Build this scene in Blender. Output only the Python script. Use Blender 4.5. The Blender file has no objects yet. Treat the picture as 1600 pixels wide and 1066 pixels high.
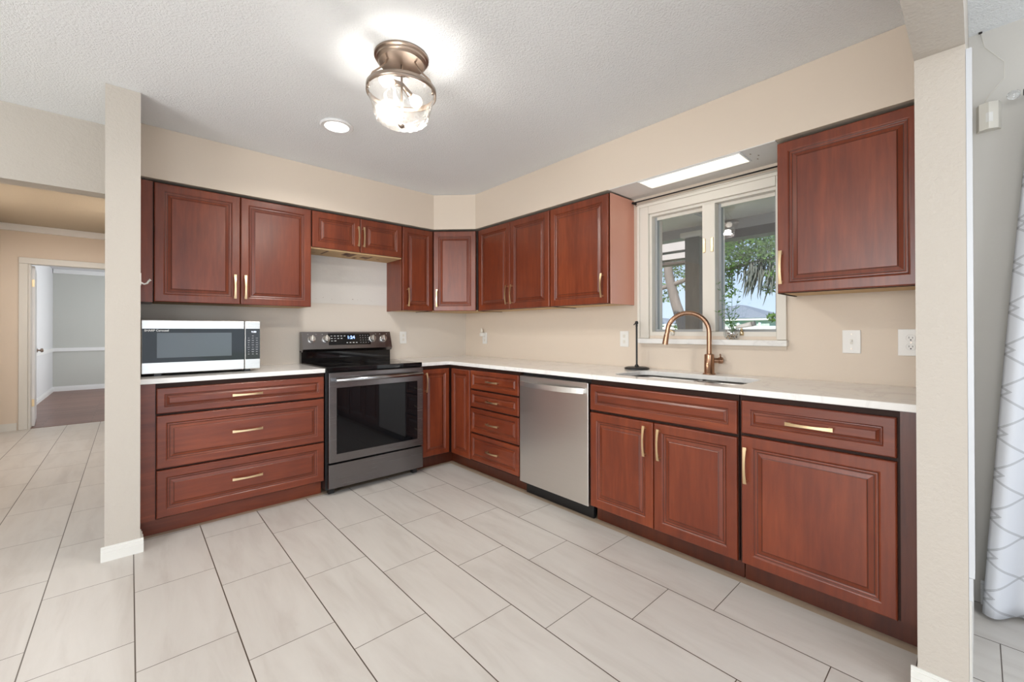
import bpy, bmesh, math, random
from mathutils import Vector, Matrix
random.seed(7)
R = math.radians
scn = bpy.context.scene
col = scn.collection

# ------------------------------------------------------------------ camera
yaw, pitch, roll, f_px = 0.7354, 0.0041, -0.0019, 659.37
cam_d = bpy.data.cameras.new('camera')
cam = bpy.data.objects.new('camera', cam_d); col.objects.link(cam)
Fw = Vector((math.sin(yaw)*math.cos(pitch), math.cos(yaw)*math.cos(pitch), math.sin(pitch)))
R0 = Vector((math.cos(yaw), -math.sin(yaw), 0)); U0 = R0.cross(Fw)
Rt = R0*math.cos(roll) + U0*math.sin(roll); Up = U0*math.cos(roll) - R0*math.sin(roll)
mw = Matrix((Rt, Up, -Fw)).transposed().to_4x4()
mw.translation = Vector((-2.7695, -3.8287, 1.1969))
cam.matrix_world = mw
cam_d.sensor_width = 36; cam_d.lens = 36*f_px/1600
cam_d.shift_y = -(533-514.28)/1600
cam_d.clip_start = 0.02; cam_d.clip_end = 300
scn.camera = cam

# ------------------------------------------------------------------ world, colour
scn.view_settings.view_transform = 'Standard'
scn.view_settings.look = 'None'
scn.view_settings.exposure = 0.30
scn.view_settings.gamma = 1.0
scn.view_settings.use_curve_mapping = False
W = bpy.data.worlds.new('sky'); scn.world = W; W.use_nodes = True
wn = W.node_tree; wn.nodes.clear()
wo = wn.nodes.new('ShaderNodeOutputWorld'); wb = wn.nodes.new('ShaderNodeBackground')
tc = wn.nodes.new('ShaderNodeTexCoord'); sx = wn.nodes.new('ShaderNodeSeparateXYZ')
wr = wn.nodes.new('ShaderNodeValToRGB')
wr.color_ramp.elements[0].position = 0.0; wr.color_ramp.elements[0].color = (.66, .82, 1, 1)
wr.color_ramp.elements[1].position = 0.5; wr.color_ramp.elements[1].color = (.22, .45, .95, 1)
wn.links.new(tc.outputs['Generated'], sx.inputs[0]); wn.links.new(sx.outputs['Z'], wr.inputs[0])
wn.links.new(wr.outputs[0], wb.inputs[0]); wb.inputs[1].default_value = 1.0
wn.links.new(wb.outputs[0], wo.inputs[0])

def light(name, kind, loc, power, color=(1, 1, 1), size=None, rot=(0, 0, 0), angle=None, spread=None):
    d = bpy.data.lights.new(name, kind); d.energy = power; d.color = color
    if kind == 'AREA':
        d.shape = 'RECTANGLE'; d.size, d.size_y = size
        if spread: d.spread = spread
    elif kind == 'SUN': d.angle = angle
    else: d.shadow_soft_size = size
    o = bpy.data.objects.new(name, d); col.objects.link(o); o.location = loc; o.rotation_euler = rot
    return o
light('sun', 'SUN', (0, 0, 30), 6.0, (1, .95, .86), angle=R(.6), rot=(R(8), R(-48), 0))
# daylight coming in through the glazed doors and windows of the rooms around the kitchen, plus an added rear fill
light('daylight_rear_door', 'AREA', (-1.9, -7.45, 1.05), 27, (.90, .95, 1), (2.6, 2.0), rot=(R(90), 0, 0))
light('added_rear_fill', 'AREA', (-4.95, -7.82, 1.45), 54, (.93, .96, 1), (2.3, 1.6), rot=(R(90), 0, 0))  # added fill for more light from behind, no such window known
light('daylight_side_door', 'AREA', (-0.04, -5.4, 1.15), 40, (.9, .95, 1), (1.6, 1.9), rot=(0, R(90), 0))
light('daylight_west_window', 'AREA', (-6.4, -3.6, 1.45), 104, (.985, .98, .97), (1.5, 2.6), rot=(0, R(-90), 0))

# ------------------------------------------------------------------ materials
class NB:
    """small node builder"""
    def __init__(s, name):
        s.m = bpy.data.materials.new(name); s.m.use_nodes = True
        s.t = s.m.node_tree; s.t.nodes.clear()
        s.out = s.t.nodes.new('ShaderNodeOutputMaterial')
    def n(s, typ, **kw):
        nd = s.t.nodes.new(typ)
        for k, v in kw.items():
            setattr(nd, k, v)
        return nd
    def put(s, sock, v):
        if isinstance(v, bpy.types.NodeSocket): s.t.links.new(v, sock)
        elif v is not None:
            if hasattr(sock.default_value, '__len__') and len(sock.default_value) == 4 and len(v) == 3: v = (*v, 1)
            sock.default_value = v
    def math(s, op, a, b=None, c=None):
        nd = s.n('ShaderNodeMath', operation=op); s.put(nd.inputs[0], a)
        if b is not None: s.put(nd.inputs[1], b)
        if c is not None: s.put(nd.inputs[2], c)
        return nd.outputs[0]
    def mix(s, f, a, b, blend='MIX'):
        nd = s.n('ShaderNodeMix', data_type='RGBA', blend_type=blend); s.put(nd.inputs[0], f)
        s.put(nd.inputs[6], a); s.put(nd.inputs[7], b); return nd.outputs[2]
    def coord(s, which='Object'): return s.n('ShaderNodeTexCoord').outputs[which]
    def xyz(s, v):
        nd = s.n('ShaderNodeSeparateXYZ'); s.put(nd.inputs[0], v); return nd.outputs
    def mapping(s, v, scale=(1, 1, 1), loc=None):
        nd = s.n('ShaderNodeMapping'); s.put(nd.inputs[0], v); nd.inputs['Scale'].default_value = scale
        if loc is not None: s.put(nd.inputs['Location'], loc)
        return nd.outputs[0]
    def noise(s, v, scale, detail=3, rough=.5, dist=0):
        nd = s.n('ShaderNodeTexNoise'); s.put(nd.inputs['Vector'], v)
        nd.inputs['Scale'].default_value = scale; nd.inputs['Detail'].default_value = detail
        nd.inputs['Roughness'].default_value = rough; nd.inputs['Distortion'].default_value = dist
        return nd.outputs[0]
    def ramp(s, v, stops):
        nd = s.n('ShaderNodeValToRGB'); s.put(nd.inputs[0], v); cr = nd.color_ramp
        while len(cr.elements) < len(stops): cr.elements.new(.5)
        for e, (p, c) in zip(cr.elements, stops):
            e.position = p; e.color = (*c, 1) if len(c) == 3 else c
        return nd.outputs[0]
    def bump(s, h, strength=.2, dist=.01, normal=None):
        nd = s.n('ShaderNodeBump'); s.put(nd.inputs['Height'], h)
        nd.inputs['Strength'].default_value = strength; nd.inputs['Distance'].default_value = dist
        if normal is not None: s.put(nd.inputs['Normal'], normal)
        return nd.outputs[0]
    def bsdf(s, color=None, rough=.5, metal=0, normal=None, coat=0, coat_r=.1, spec=.5, emis=None, emis_s=0, trans=0, alpha=None, aniso=0):
        nd = s.n('ShaderNodeBsdfPrincipled')
        s.put(nd.inputs['Base Color'], color); s.put(nd.inputs['Roughness'], rough); s.put(nd.inputs['Metallic'], metal)
        s.put(nd.inputs['Specular IOR Level'], spec)
        s.put(nd.inputs['Coat Weight'], coat); s.put(nd.inputs['Coat Roughness'], coat_r)
        if normal is not None: s.put(nd.inputs['Normal'], normal)
        if emis is not None: s.put(nd.inputs['Emission Color'], emis); s.put(nd.inputs['Emission Strength'], emis_s)
        if trans: s.put(nd.inputs['Transmission Weight'], trans)
        if aniso: s.put(nd.inputs['Anisotropic'], aniso)
        s.t.links.new(nd.outputs[0], s.out.inputs[0]); return nd
    def rnd(s): return s.n('ShaderNodeObjectInfo').outputs['Random']

def plain(name, c, rough=.5, metal=0, **k):
    b = NB(name); b.bsdf((*c, 1), rough, metal, **k); return b.m

def paint(name, c, bs=.12, scale=90, rough=.6):
    b = NB(name); v = b.coord(); n = b.noise(v, scale, 3, .6); big = b.noise(v, 1.3, 2)
    cc = b.mix(b.math('MULTIPLY', big, .16), c, tuple(x*.8 for x in c))
    b.bsdf(cc, rough, normal=b.bump(n, bs, 0.004 if bs < .95 else .006)); return b.m

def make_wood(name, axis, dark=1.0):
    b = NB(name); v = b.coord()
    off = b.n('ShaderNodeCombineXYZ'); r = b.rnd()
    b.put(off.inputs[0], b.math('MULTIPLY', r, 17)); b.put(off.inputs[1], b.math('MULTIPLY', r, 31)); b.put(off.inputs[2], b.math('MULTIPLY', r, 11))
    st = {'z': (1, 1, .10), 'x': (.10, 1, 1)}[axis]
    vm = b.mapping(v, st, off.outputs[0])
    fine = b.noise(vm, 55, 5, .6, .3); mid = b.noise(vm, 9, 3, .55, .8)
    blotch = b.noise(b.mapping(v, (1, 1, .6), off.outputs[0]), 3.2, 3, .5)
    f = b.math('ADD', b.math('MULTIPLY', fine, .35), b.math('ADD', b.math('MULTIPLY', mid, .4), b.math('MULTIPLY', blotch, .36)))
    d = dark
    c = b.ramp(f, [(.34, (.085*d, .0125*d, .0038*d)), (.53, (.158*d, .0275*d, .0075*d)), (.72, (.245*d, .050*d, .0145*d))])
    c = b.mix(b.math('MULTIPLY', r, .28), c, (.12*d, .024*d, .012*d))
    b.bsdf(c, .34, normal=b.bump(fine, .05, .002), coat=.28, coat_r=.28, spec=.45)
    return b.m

def lit(name, c, s):
    b = NB(name); b.bsdf((.8, .8, .8, 1), .5, emis=(*c, 1), emis_s=s); return b.m

def tile_floor():
    b = NB('tile_floor'); v = b.coord(); x, y, z = b.xyz(v)
    P, L = .3056, .611
    kx = b.math('DIVIDE', b.math('ADD', x, 2.7545), P)
    k = b.math('FLOOR', kx); fx = b.math('MULTIPLY', b.math('FRACT', kx), P)
    yy = b.math('ADD', b.math('ADD', y, 2.046), b.math('MULTIPLY', b.math('SUBTRACT', k, 1), .20367))
    ky = b.math('DIVIDE', yy, L); row = b.math('FLOOR', ky); fy = b.math('MULTIPLY', b.math('FRACT', ky), L)
    def edge(t, size, w):
        m = b.math('MINIMUM', t, b.math('SUBTRACT', size, t))
        return b.math('LESS_THAN', m, w)
    g = b.math('MAXIMUM', edge(fx, P, .0022), edge(fy, L, .0016))
    cv = b.n('ShaderNodeCombineXYZ'); b.put(cv.inputs[0], k); b.put(cv.inputs[1], row)
    wn_ = b.n('ShaderNodeTexWhiteNoise', noise_dimensions='2D'); b.put(wn_.inputs['Vector'], cv.outputs[0])
    off = b.n('ShaderNodeCombineXYZ'); b.put(off.inputs[0], b.math('MULTIPLY', wn_.outputs[0], 23)); b.put(off.inputs[1], b.math('MULTIPLY', wn_.outputs[0], 41))
    sv = b.mapping(v, (3.5, .55, 1), off.outputs[0])
    st = b.noise(sv, 3.0, 5, .6, .6)
    c = b.ramp(st, [(.30, (.475, .440, .405)), (.5, (.535, .505, .47)), (.72, (.57, .543, .508))])
    c = b.mix(b.math('MULTIPLY', wn_.outputs[0], .10), c, (.46, .43, .40))
    c = b.mix(g, c, (.075, .055, .040))
    # strip of the older brown floor left between the new tiles and the kitchen cabinets
    ink = b.math('MULTIPLY', b.math('GREATER_THAN', y, -3.69), b.math('LESS_THAN', y, 0))
    a1 = b.math('MULTIPLY', b.math('GREATER_THAN', x, -.6186), ink)
    a2 = b.math('MULTIPLY', b.math('MULTIPLY', b.math('GREATER_THAN', y, -.600), ink), b.math('GREATER_THAN', x, -2.725))
    sn = b.noise(v, 14, 3)
    old = b.math('GREATER_THAN', b.math('ADD', b.math('MAXIMUM', a1, a2), b.math('MULTIPLY', sn, .001)), .5)
    c = b.mix(old, c, b.mix(sn, (.33, .245, .17), (.44, .345, .25)))
    h = b.math('SUBTRACT', b.math('MULTIPLY', st, .03), b.math('MAXIMUM', g, old))
    b.bsdf(c, b.math('ADD', .30, b.math('MULTIPLY', st, .15)), normal=b.bump(h, .25, .002), spec=.45)
    return b.m

def plank_floor():
    b = NB('wood_plank_floor'); v = b.coord()
    br = b.n('ShaderNodeTexBrick'); b.put(br.inputs['Vector'], v)
    br.inputs['Scale'].default_value = 1; br.inputs['Brick Width'].default_value = .9; br.inputs['Row Height'].default_value = .12
    br.inputs['Mortar Size'].default_value = .003
    br.inputs['Color1'].default_value = (.16, .075, .055, 1); br.inputs['Color2'].default_value = (.26, .13, .095, 1)
    br.inputs['Mortar'].default_value = (.05, .025, .02, 1)
    n = b.noise(b.mapping(v, (.6, 6, 1)), 12, 4)
    b.bsdf(b.mix(b.math('MULTIPLY', n, .6), br.outputs[0], (.15, .07, .055)), .35); return b.m

def marble():
    b = NB('white_marble'); v = b.coord()
    n = b.noise(v, 2.2, 6, .6, 1.6)
    vein = b.ramp(b.math('ABSOLUTE', b.math('SUBTRACT', n, .5)), [(0, (.74, .73, .72)), (.010, (.80, .79, .77)), (.04, (.85, .84, .82))])
    cl = b.noise(v, 5, 3)
    c = b.mix(b.math('MULTIPLY', cl, .25), vein, (.76, .75, .72))
    b.bsdf(c, .16, coat=.2); return b.m

def steel(name, c, rough=.28, axis='z', amt=.01):
    b = NB(name); v = b.coord()
    s = {'z': (60, 60, .6), 'x': (.6, 60, 60)}[axis]
    n = b.noise(b.mapping(v, s), 6, 3, .6)
    b.bsdf(b.mix(n, tuple(x*.93 for x in c), c), b.math('ADD', rough-.04, b.math('MULTIPLY', n, .08)), 1.0, normal=b.bump(n, amt, .001))
    return b.m

def thin_glass(name, refl=.08, tint=(1, 1, 1), bumpy=0, milk=0):
    b = NB(name)
    tr = b.n('ShaderNodeBsdfTransparent'); tr.inputs[0].default_value = (*tint, 1)
    gl = b.n('ShaderNodeBsdfGlossy'); gl.inputs['Roughness'].default_value = .02 if not bumpy else .06
    lw = b.n('ShaderNodeLayerWeight'); lw.inputs[0].default_value = .35
    if bumpy:
        vv = b.n('ShaderNodeTexVoronoi', feature='SMOOTH_F1'); b.put(vv.inputs['Vector'], b.mapping(b.coord(), (1, 1, .6))); vv.inputs['Scale'].default_value = 20
        nb = b.bump(vv.outputs[0], bumpy, .02); b.put(gl.inputs['Normal'], nb); b.put(lw.inputs['Normal'], nb)
    mx = b.n('ShaderNodeMixShader')
    fac = b.math('MINIMUM', b.math('ADD', refl, b.math('MULTIPLY', b.math('POWER', lw.outputs['Facing'], 4 if not bumpy else 1.6), .55)), .9)
    b.put(mx.inputs[0], fac); b.t.links.new(tr.outputs[0], mx.inputs[1]); b.t.links.new(gl.outputs[0], mx.inputs[2])
    last = mx.outputs[0]
    if milk:
        tl = b.n('ShaderNodeBsdfTranslucent'); tl.inputs[0].default_value = (.95, .93, .9, 1)
        b.put(tl.inputs['Normal'], nb)
        m2 = b.n('ShaderNodeMixShader'); b.put(m2.inputs[0], milk); b.t.links.new(last, m2.inputs[1]); b.t.links.new(tl.outputs[0], m2.inputs[2]); last = m2.outputs[0]
    b.t.links.new(last, b.out.inputs[0]); return b.m

def curtain_fabric():
    b = NB('trellis_curtain'); uv = b.coord('UV'); u, v, w = b.xyz(uv)   # metres of cloth
    PU, PV = .30, .34
    def wave(sign):
        t = b.math('ABSOLUTE', b.math('SUBTRACT', b.math('MULTIPLY', b.math('FRACT', b.math('DIVIDE', v, PV)), 2), 1))
        t = b.math('SUBTRACT', t, .5)
        s = b.math('ADD', b.math('DIVIDE', u, PU), b.math('MULTIPLY', t, sign*1.26))
        d = b.math('MULTIPLY', b.math('ABSOLUTE', b.math('SUBTRACT', b.math('FRACT', s), .5)), PU)
        l0 = b.math('LESS_THAN', d, .0014)
        l1 = b.math('LESS_THAN', b.math('ABSOLUTE', b.math('SUBTRACT', d, .0085)), .0014)
        band = b.math('MULTIPLY', b.math('LESS_THAN', d, .0098), .25)
        return b.math('MAXIMUM', b.math('MAXIMUM', l0, l1), band)
    m = b.math('MAXIMUM', wave(1), wave(-1))
    c = b.mix(b.math('MULTIPLY', m, .75), (.60, .615, .65), (.14, .14, .15))
    b.bsdf(c, .85); return b.m

def leaves_mat(name, c1, c2):
    b = NB(name); n = b.noise(b.coord(), 3.5, 3)
    d = b.n('ShaderNodeBsdfDiffuse'); t = b.n('ShaderNodeBsdfTranslucent'); c = b.mix(n, c1, c2)
    b.put(d.inputs[0], c); b.put(t.inputs[0], c)
    m = b.n('ShaderNodeMixShader'); m.inputs[0].default_value = .4
    b.t.links.new(d.outputs[0], m.inputs[1]); b.t.links.new(t.outputs[0], m.inputs[2]); b.t.links.new(m.outputs[0], b.out.inputs[0]); return b.m

def bark(name, c1, c2):
    b = NB(name); n = b.noise(b.mapping(b.coord(), (1, 1, .25)), 14, 5)
    b.bsdf(b.mix(n, c1, c2), .9, normal=b.bump(n, .5, .02)); return b.m

M = dict(
    wall=paint('beige_wall_paint', (.72, .62, .515)), wall_cool=paint('pale_wall_paint', (.70, .635, .56), .15, 60), stub=paint('dimmed_orange_peel_paint', (.49, .445, .39), .6, 60),  # stub: same wall paint, darkened to offset uneven light
    wall_dining=paint('greige_wall_paint', (.60, .58, .54)),
    patch=paint('patched_white_plaster', (.70, .67, .63), .3, 40),
    ceiling=paint('popcorn_ceiling', (.88, .905, .92), 1.0, 125, .8), ceiling_smooth=paint('soffit_white', (.84, .83, .80), .2, 60),
    ceil_tan=paint('hall_ceiling_paint', (.50, .44, .35), .5, 70, .8),
    trim=plain('white_trim_paint', (.70, .69, .65), .4), trim_s=plain('grey_white_trim', (.56, .575, .60), .4), trim_w=plain('white_gloss_trim', (.82, .83, .84), .35),
    frame=plain('cream_window_paint', (.73, .69, .62), .4), gasket=plain('grey_window_gasket', (.36, .37, .37), .5),
    room=paint('grey_room_paint', (.56, .575, .55)), room_w=paint('white_room_paint', (.72, .73, .76)),
    tile=tile_floor(), plank=plank_floor(), marble=marble(),
    wv=make_wood('cherry_wood_upright', 'z'), wh=make_wood('cherry_wood_level', 'x'),
    wd=plain('gap_shaded_cabinet_box', (.028, .010, .006), .6, spec=.25), wf=make_wood('cherry_wood_shaded_filler', 'z', .42),  # gap shade and toe recess shade put into these two colours
    wside=paint('glare_tinted_side', (.74, .36, .26), .02, 40, .30),  # window glare on the cabinet side, painted in as salmon
    glaze=plain('dark_wood_glaze', (.050, .012, .006), .35),
    ply=plain('raw_birch_plywood', (.62, .42, .22), .7), dark=plain('dark_recess', (.012, .008, .006), .7),
    brass=steel('brushed_brass', (.80, .62, .38), .30), nickel=steel('aged_nickel', (.36, .29, .24), .30),
    bronze=steel('copper_bronze', (.43, .255, .165), .28),
    steel=steel('stainless_steel', (.74, .72, .69), .30, 'x'), steel_l=steel('bright_stainless', (.62, .61, .59), .28, 'x'),
    sinksteel=steel('sink_steel', (.42, .41, .40), .32, 'x'), handle_s=steel('satin_handle', (.86, .85, .83), .34, 'x'), blacksteel=steel('black_stainless', (.22, .21, .215), .26, 'x', .004), blacksteel_l=steel('black_stainless_handle', (.42, .43, .45), .25, 'x'),
    blackglass=plain('black_glass', (.004, .004, .005), .04, spec=.4), ovenglass=plain('oven_window_glass', (.005, .005, .006), .03, spec=.3),
    mwglass=plain('microwave_glass', (.008, .012, .016), .04, spec=.3), mwmesh=plain('microwave_window_screen', (.05, .065, .075), .10, spec=.6),
    black=plain('black_enamel', (.008, .008, .009), .35), blackiron=plain('black_iron', (.012, .012, .013), .45),
    white=plain('white_plastic', (.80, .79, .76), .35), ivory=plain('ivory_plastic', (.72, .69, .62), .4), slot=plain('outlet_slot', (.02, .02, .02), .6),
    ink=plain('white_print', (.75, .75, .75), .5), ink_dim=plain('grey_print', (.33, .33, .34), .5), ring=plain('burner_ring_print', (.05, .05, .052), .2),
    blue=lit('blue_clock', (.12, .35, 1), 2.2), cyan=lit('pale_clock', (.65, .75, 1), 1.2),
    bulb=lit('lit_bulb', (1, .90, .76), 3), led=lit('led_disc', (1, .97, .9), 5), diffuser=lit('warm_diffuser', (1, .94, .76), .80),
    glass=thin_glass('window_glass', .07), shade=thin_glass('rippled_glass', .09, (.95, .94, .92), .9, .012), vase=thin_glass('vase_glass', .22, (.93, .96, .97)),
    crystal=plain('crystal', (.9, .92, .94), .03, trans=.9), pebble=plain('brown_pebbles', (.18, .08, .04), .6),
    curtain=curtain_fabric(),
    leaf=leaves_mat('oak_leaves', (.03, .10, .012), (.16, .30, .05)), leaf2=leaves_mat('light_leaves', (.05, .14, .03), (.22, .36, .12)),
    moss=leaves_mat('grey_moss', (.16, .18, .16), (.34, .36, .33)), bark=bark('oak_bark', (.09, .075, .065), (.25, .215, .19)), postw=bark('weathered_post', (.10, .085, .07), (.22, .19, .16)),
    porch=plain('porch_ceiling_paint', (.74, .66, .56), .7), beam_l=plain('grey_beam_paint', (.40, .36, .33), .7), beam_d=plain('dark_beam_wood', (.05, .033, .025), .6),
    grass=bark('lawn', (.08, .16, .03), (.18, .28, .07)), stucco=plain('green_stucco', (.42, .52, .46), .8), roof=bark('grey_shingles', (.12, .14, .16), (.24, .27, .29)), vinyl=plain('white_vinyl', (.85, .87, .9), .4),
)

# ------------------------------------------------------------------ mesh helpers
class MB:
    def __init__(s): s.bm = bmesh.new(); s.mats = []
    def mi(s, m):
        if m not in s.mats: s.mats.append(m)
        return s.mats.index(m)
    def box(s, x0, x1, y0, y1, z0, z1, m, bev=0, seg=2, mat=None):
        r = bmesh.ops.create_cube(s.bm, size=1)
        vs = r['verts']
        for v in vs: v.co = Vector((x0+(v.co.x+.5)*(x1-x0), y0+(v.co.y+.5)*(y1-y0), z0+(v.co.z+.5)*(z1-z0)))
        fs = list({f for v in vs for f in v.link_faces}); i = s.mi(m)
        for f in fs: f.material_index = i
        if bev:
            es = list({e for v in vs for e in v.link_edges})
            rr = bmesh.ops.bevel(s.bm, geom=es, offset=bev, segments=seg, profile=.5, affect='EDGES')
            for f in rr['faces']: f.material_index = i
            vs = list({v for f in rr['faces'] for v in f.verts} | {v for v in vs if v.is_valid})
        if mat is not None:
            for v in vs: v.co = mat @ v.co
        return s
    def quad(s, pts, m):
        f = s.bm.faces.new([s.bm.verts.new(p) for p in pts]); f.material_index = s.mi(m); return s
    def prism(s, pts, z0, z1, m):
        i = s.mi(m); lo = [s.bm.verts.new((x, y, z0)) for x, y in pts]; hi = [s.bm.verts.new((x, y, z1)) for x, y in pts]
        n = len(pts); fs = [s.bm.faces.new(list(reversed(lo))), s.bm.faces.new(hi)]
        for k in range(n): fs.append(s.bm.faces.new((lo[k], lo[(k+1) % n], hi[(k+1) % n], hi[k])))
        for f in fs: f.material_index = i
        return s
    def lathe(s, prof, m, c=(0, 0, 0), n=32, axis='z', cap=True):
        """prof: list of (radius, height) from one end to the other"""
        i = s.mi(m); rings = []
        def pt(r, h, a):
            x, y = r*math.cos(a), r*math.sin(a)
            p = {'z': (x, y, h), 'y': (x, h, y), 'x': (h, x, y)}[axis]
            return Vector(p)+Vector(c)
        for r, h in prof:
            rings.append([s.bm.verts.new(pt(max(r, 1e-5), h, 2*math.pi*k/n)) for k in range(n)])
        for a, b2 in zip(rings, rings[1:]):
            for k in range(n):
                f = s.bm.faces.new((a[k], a[(k+1) % n], b2[(k+1) % n], b2[k])); f.material_index = i; f.smooth = True
        if cap:
            for rg in (rings[0], rings[-1]):
                f = s.bm.faces.new(rg); f.material_index = i
        return s
    def tube(s, path, rad, m, n=10, rect=None, up=None, cap=True):
        """sweep; rad float or list; rect=(w list/float, t) gives a rectangular section"""
        i = s.mi(m); path = [Vector(p) for p in path]; rings = []
        N = len(path); prev = None
        for k, p in enumerate(path):
            t = (path[min(k+1, N-1)]-path[max(k-1, 0)]).normalized()
            if prev is None:
                ref = Vector(up) if up else (Vector((0, 0, 1)) if abs(t.z) < .9 else Vector((1, 0, 0)))
                a = t.cross(ref).normalized()
            else: a = (prev - t*prev.dot(t)).normalized()
            prev = a; b2 = t.cross(a)
            if rect:
                w = rect[0][k] if isinstance(rect[0], (list, tuple)) else rect[0]; th = rect[1]
                pts = [p+a*(sx*w/2)+b2*(sy*th/2) for sx, sy in ((-1, -1), (1, -1), (1, 1), (-1, 1))]
            else:
                r = rad[k] if isinstance(rad, (list, tuple)) else rad
                pts = [p+a*(r*math.cos(2*math.pi*j/n))+b2*(r*math.sin(2*math.pi*j/n)) for j in range(n)]
            rings.append([s.bm.verts.new(q) for q in pts])
        nn = len(rings[0])
        for a, b2 in zip(rings, rings[1:]):
            for j in range(nn):
                f = s.bm.faces.new((a[j], a[(j+1) % nn], b2[(j+1) % nn], b2[j])); f.material_index = i; f.smooth = not rect
        if cap:
            for rg in (rings[0], rings[-1]):
                f = s.bm.faces.new(rg); f.material_index = i
        return s
    def build(s, name, parent=None, loc=(0, 0, 0), rot=(0, 0, 0), smooth=None):
        bmesh.ops.recalc_face_normals(s.bm, faces=s.bm.faces[:])
        me = bpy.data.meshes.new(name); s.bm.to_mesh(me); s.bm.free()
        for m in s.mats: me.materials.append(m)
        if smooth is not None:
            for p in me.polygons: p.use_smooth = True
            me.set_sharp_from_angle(angle=R(smooth))
        o = bpy.data.objects.new(name, me); col.objects.link(o); o.location = loc; o.rotation_euler = rot
        if parent is not None: o.parent = parent
        return o

def thing(name, label, cat, loc=(0, 0, 0), rz=0, group=None):
    o = bpy.data.objects.new(name, None); col.objects.link(o); o.location = loc; o.rotation_euler = (0, 0, rz)
    o.empty_display_size = .1
    return tag(o, label, cat, group)
def tag(o, label, cat, group=None, kind=None):
    o['label'] = label; o['category'] = cat
    if group: o['group'] = group
    if kind: o['kind'] = kind
    return o
def struct(o, label=None):
    o['kind'] = 'structure'
    if label: o['label'] = label
    return o
def sbox(name, x0, x1, y0, y1, z0, z1, m, label=None, bev=0):
    return struct(MB().box(x0, x1, y0, y1, z0, z1, m, bev).build(name), label)

def text(name, s, size, m, parent, loc, rot, align='CENTER', depth=.0004, bold=0):
    cu = bpy.data.curves.new(name, 'FONT'); cu.body = s; cu.size = size; cu.align_x = align; cu.align_y = 'CENTER'; cu.extrude = depth; cu.offset = bold
    tmp = bpy.data.objects.new(name+'_tmp', cu); col.objects.link(tmp)
    bpy.context.view_layer.update()
    me = bpy.data.meshes.new_from_object(tmp.evaluated_get(bpy.context.evaluated_depsgraph_get()))
    bpy.data.objects.remove(tmp); me.materials.clear(); me.materials.append(m)
    o = bpy.data.objects.new(name, me); col.objects.link(o); o.location = loc; o.rotation_euler = rot; o.parent = parent
    return o

# ------------------------------------------------------------------ shell
ZC = 2.5
sbox('floor', -6.6, .15, -8.0, 4.02, -.10, 0, M['tile'], 'pale streaked rectangular floor tiles with thin brown grout')
sbox('floor_far_room', -4.3, -1.4, 4.021, 8.7, -.10, .004, M['plank'], 'dark red-brown plank floor of the room behind the doorway')
sbox('ceiling', -6.6, .15, -8.0, .0, ZC, ZC+.12, M['ceiling'], 'white popcorn-textured ceiling')
sbox('ceiling_hall', -4.1, -2.6, .001, 4.0, ZC, ZC+.12, M['ceil_tan'], 'tan painted ceiling of the hallway')
sbox('ceiling_far_room', -4.3, -1.4, 4.001, 8.7, 2.44, 2.56, M['room_w'])
# back wall of the kitchen, hall header and the wall left of it
sbox('wall_back', -2.868, .15, 0, .14, 0, ZC, M['wall_cool'], 'pale beige wall behind the range')
sbox('wall_header', -3.92, -2.869, -.14, 0, 2.065, ZC, M['stub'], 'beige header over the hallway opening')
sbox('wall_left_front', -6.6, -3.921, -.14, 0, 0, ZC, M['wall'])
sbox('wall_stub_left', -2.868, -2.728, -.767, -.001, 0, ZC-.001, M['stub'], 'textured end of the wall stub beside the microwave')
sbox('wall_hall_left', -4.04, -3.921, .001, 4.0, 0, ZC, M['wall'])
sbox('wall_hall_right', -2.80, -2.70, .141, 4.0, 0, ZC, M['wall'])
b = MB(); b.box(-4.3, -3.70, 4.0, 4.12, 0, ZC, M['wall']); b.box(-2.88, -1.4, 4.0, 4.12, 0, ZC, M['wall']); b.box(-3.70, -2.88, 4.0, 4.12, 2.05, ZC, M['wall'])
struct(b.build('wall_hall_end'), 'tan wall around the doorway at the end of the hallway')
sbox('wall_far_room_back', -4.3, -1.4, 8.5, 8.6, 0, 2.5, M['room'], 'grey wall at the back of the far room')
sbox('wall_far_room_left', -4.03, -3.91, 4.121, 8.499, 0, 2.5, M['room_w'], 'white left wall of the far room')
sbox('wall_far_room_right', -1.5, -1.4, 4.121, 8.499, 0, 2.5, M['room_w'])
# right wall with window opening (y -2.24..-3.06) and the dining side's glazed door (y -4.35..-6.4)
WY0, WY1, WZ0, WZ1 = -3.065, -2.235, 1.16, 2.03
b = MB(); w = M['wall']
b.box(0, .15, WY1, -.0005, 0, ZC, w); b.box(0, .15, -3.7, WY0, 0, ZC, w)
b.box(0, .15, WY0, WY1, 0, WZ0, w); b.box(0, .15, WY0, WY1, WZ1, ZC, w)
struct(b.build('wall_right'), 'beige wall with the kitchen window over the sink')
b = MB(); w = M['wall_dining']
b.box(0, .15, -4.35, -3.701, 0, ZC, w); b.box(0, .15, -6.4, -4.35, 2.1, ZC, w); b.box(0, .15, -8, -6.4, 0, ZC, w)
struct(b.build('wall_right_dining'), 'greige wall beyond the stub with the curtain')
# stub and beam on the right
sbox('wall_stub_right', -.85, -.0005, -3.805, -3.69, 0, ZC-.001, M['stub'], 'cream end of the wall stub right of the cabinets')
sbox('trim_beam', -3.4, -.8505, -3.805, -3.69, 2.085, ZC-.001, M['stub'], 'cream beam over the kitchen entrance')
# soffit over wall cabinets: L with a diagonal corner
SZ = 2.170; sd = .325
struct(MB().prism([(-2.727, -.001), (-2.727, -sd), (-.61, -sd), (-sd, -.61), (-sd, -3.689), (-.001, -3.689), (-.001, -.001)], SZ, ZC-.001, M['wall']).build('trim_soffit'), 'beige soffit running above the wall cabinets')
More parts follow.
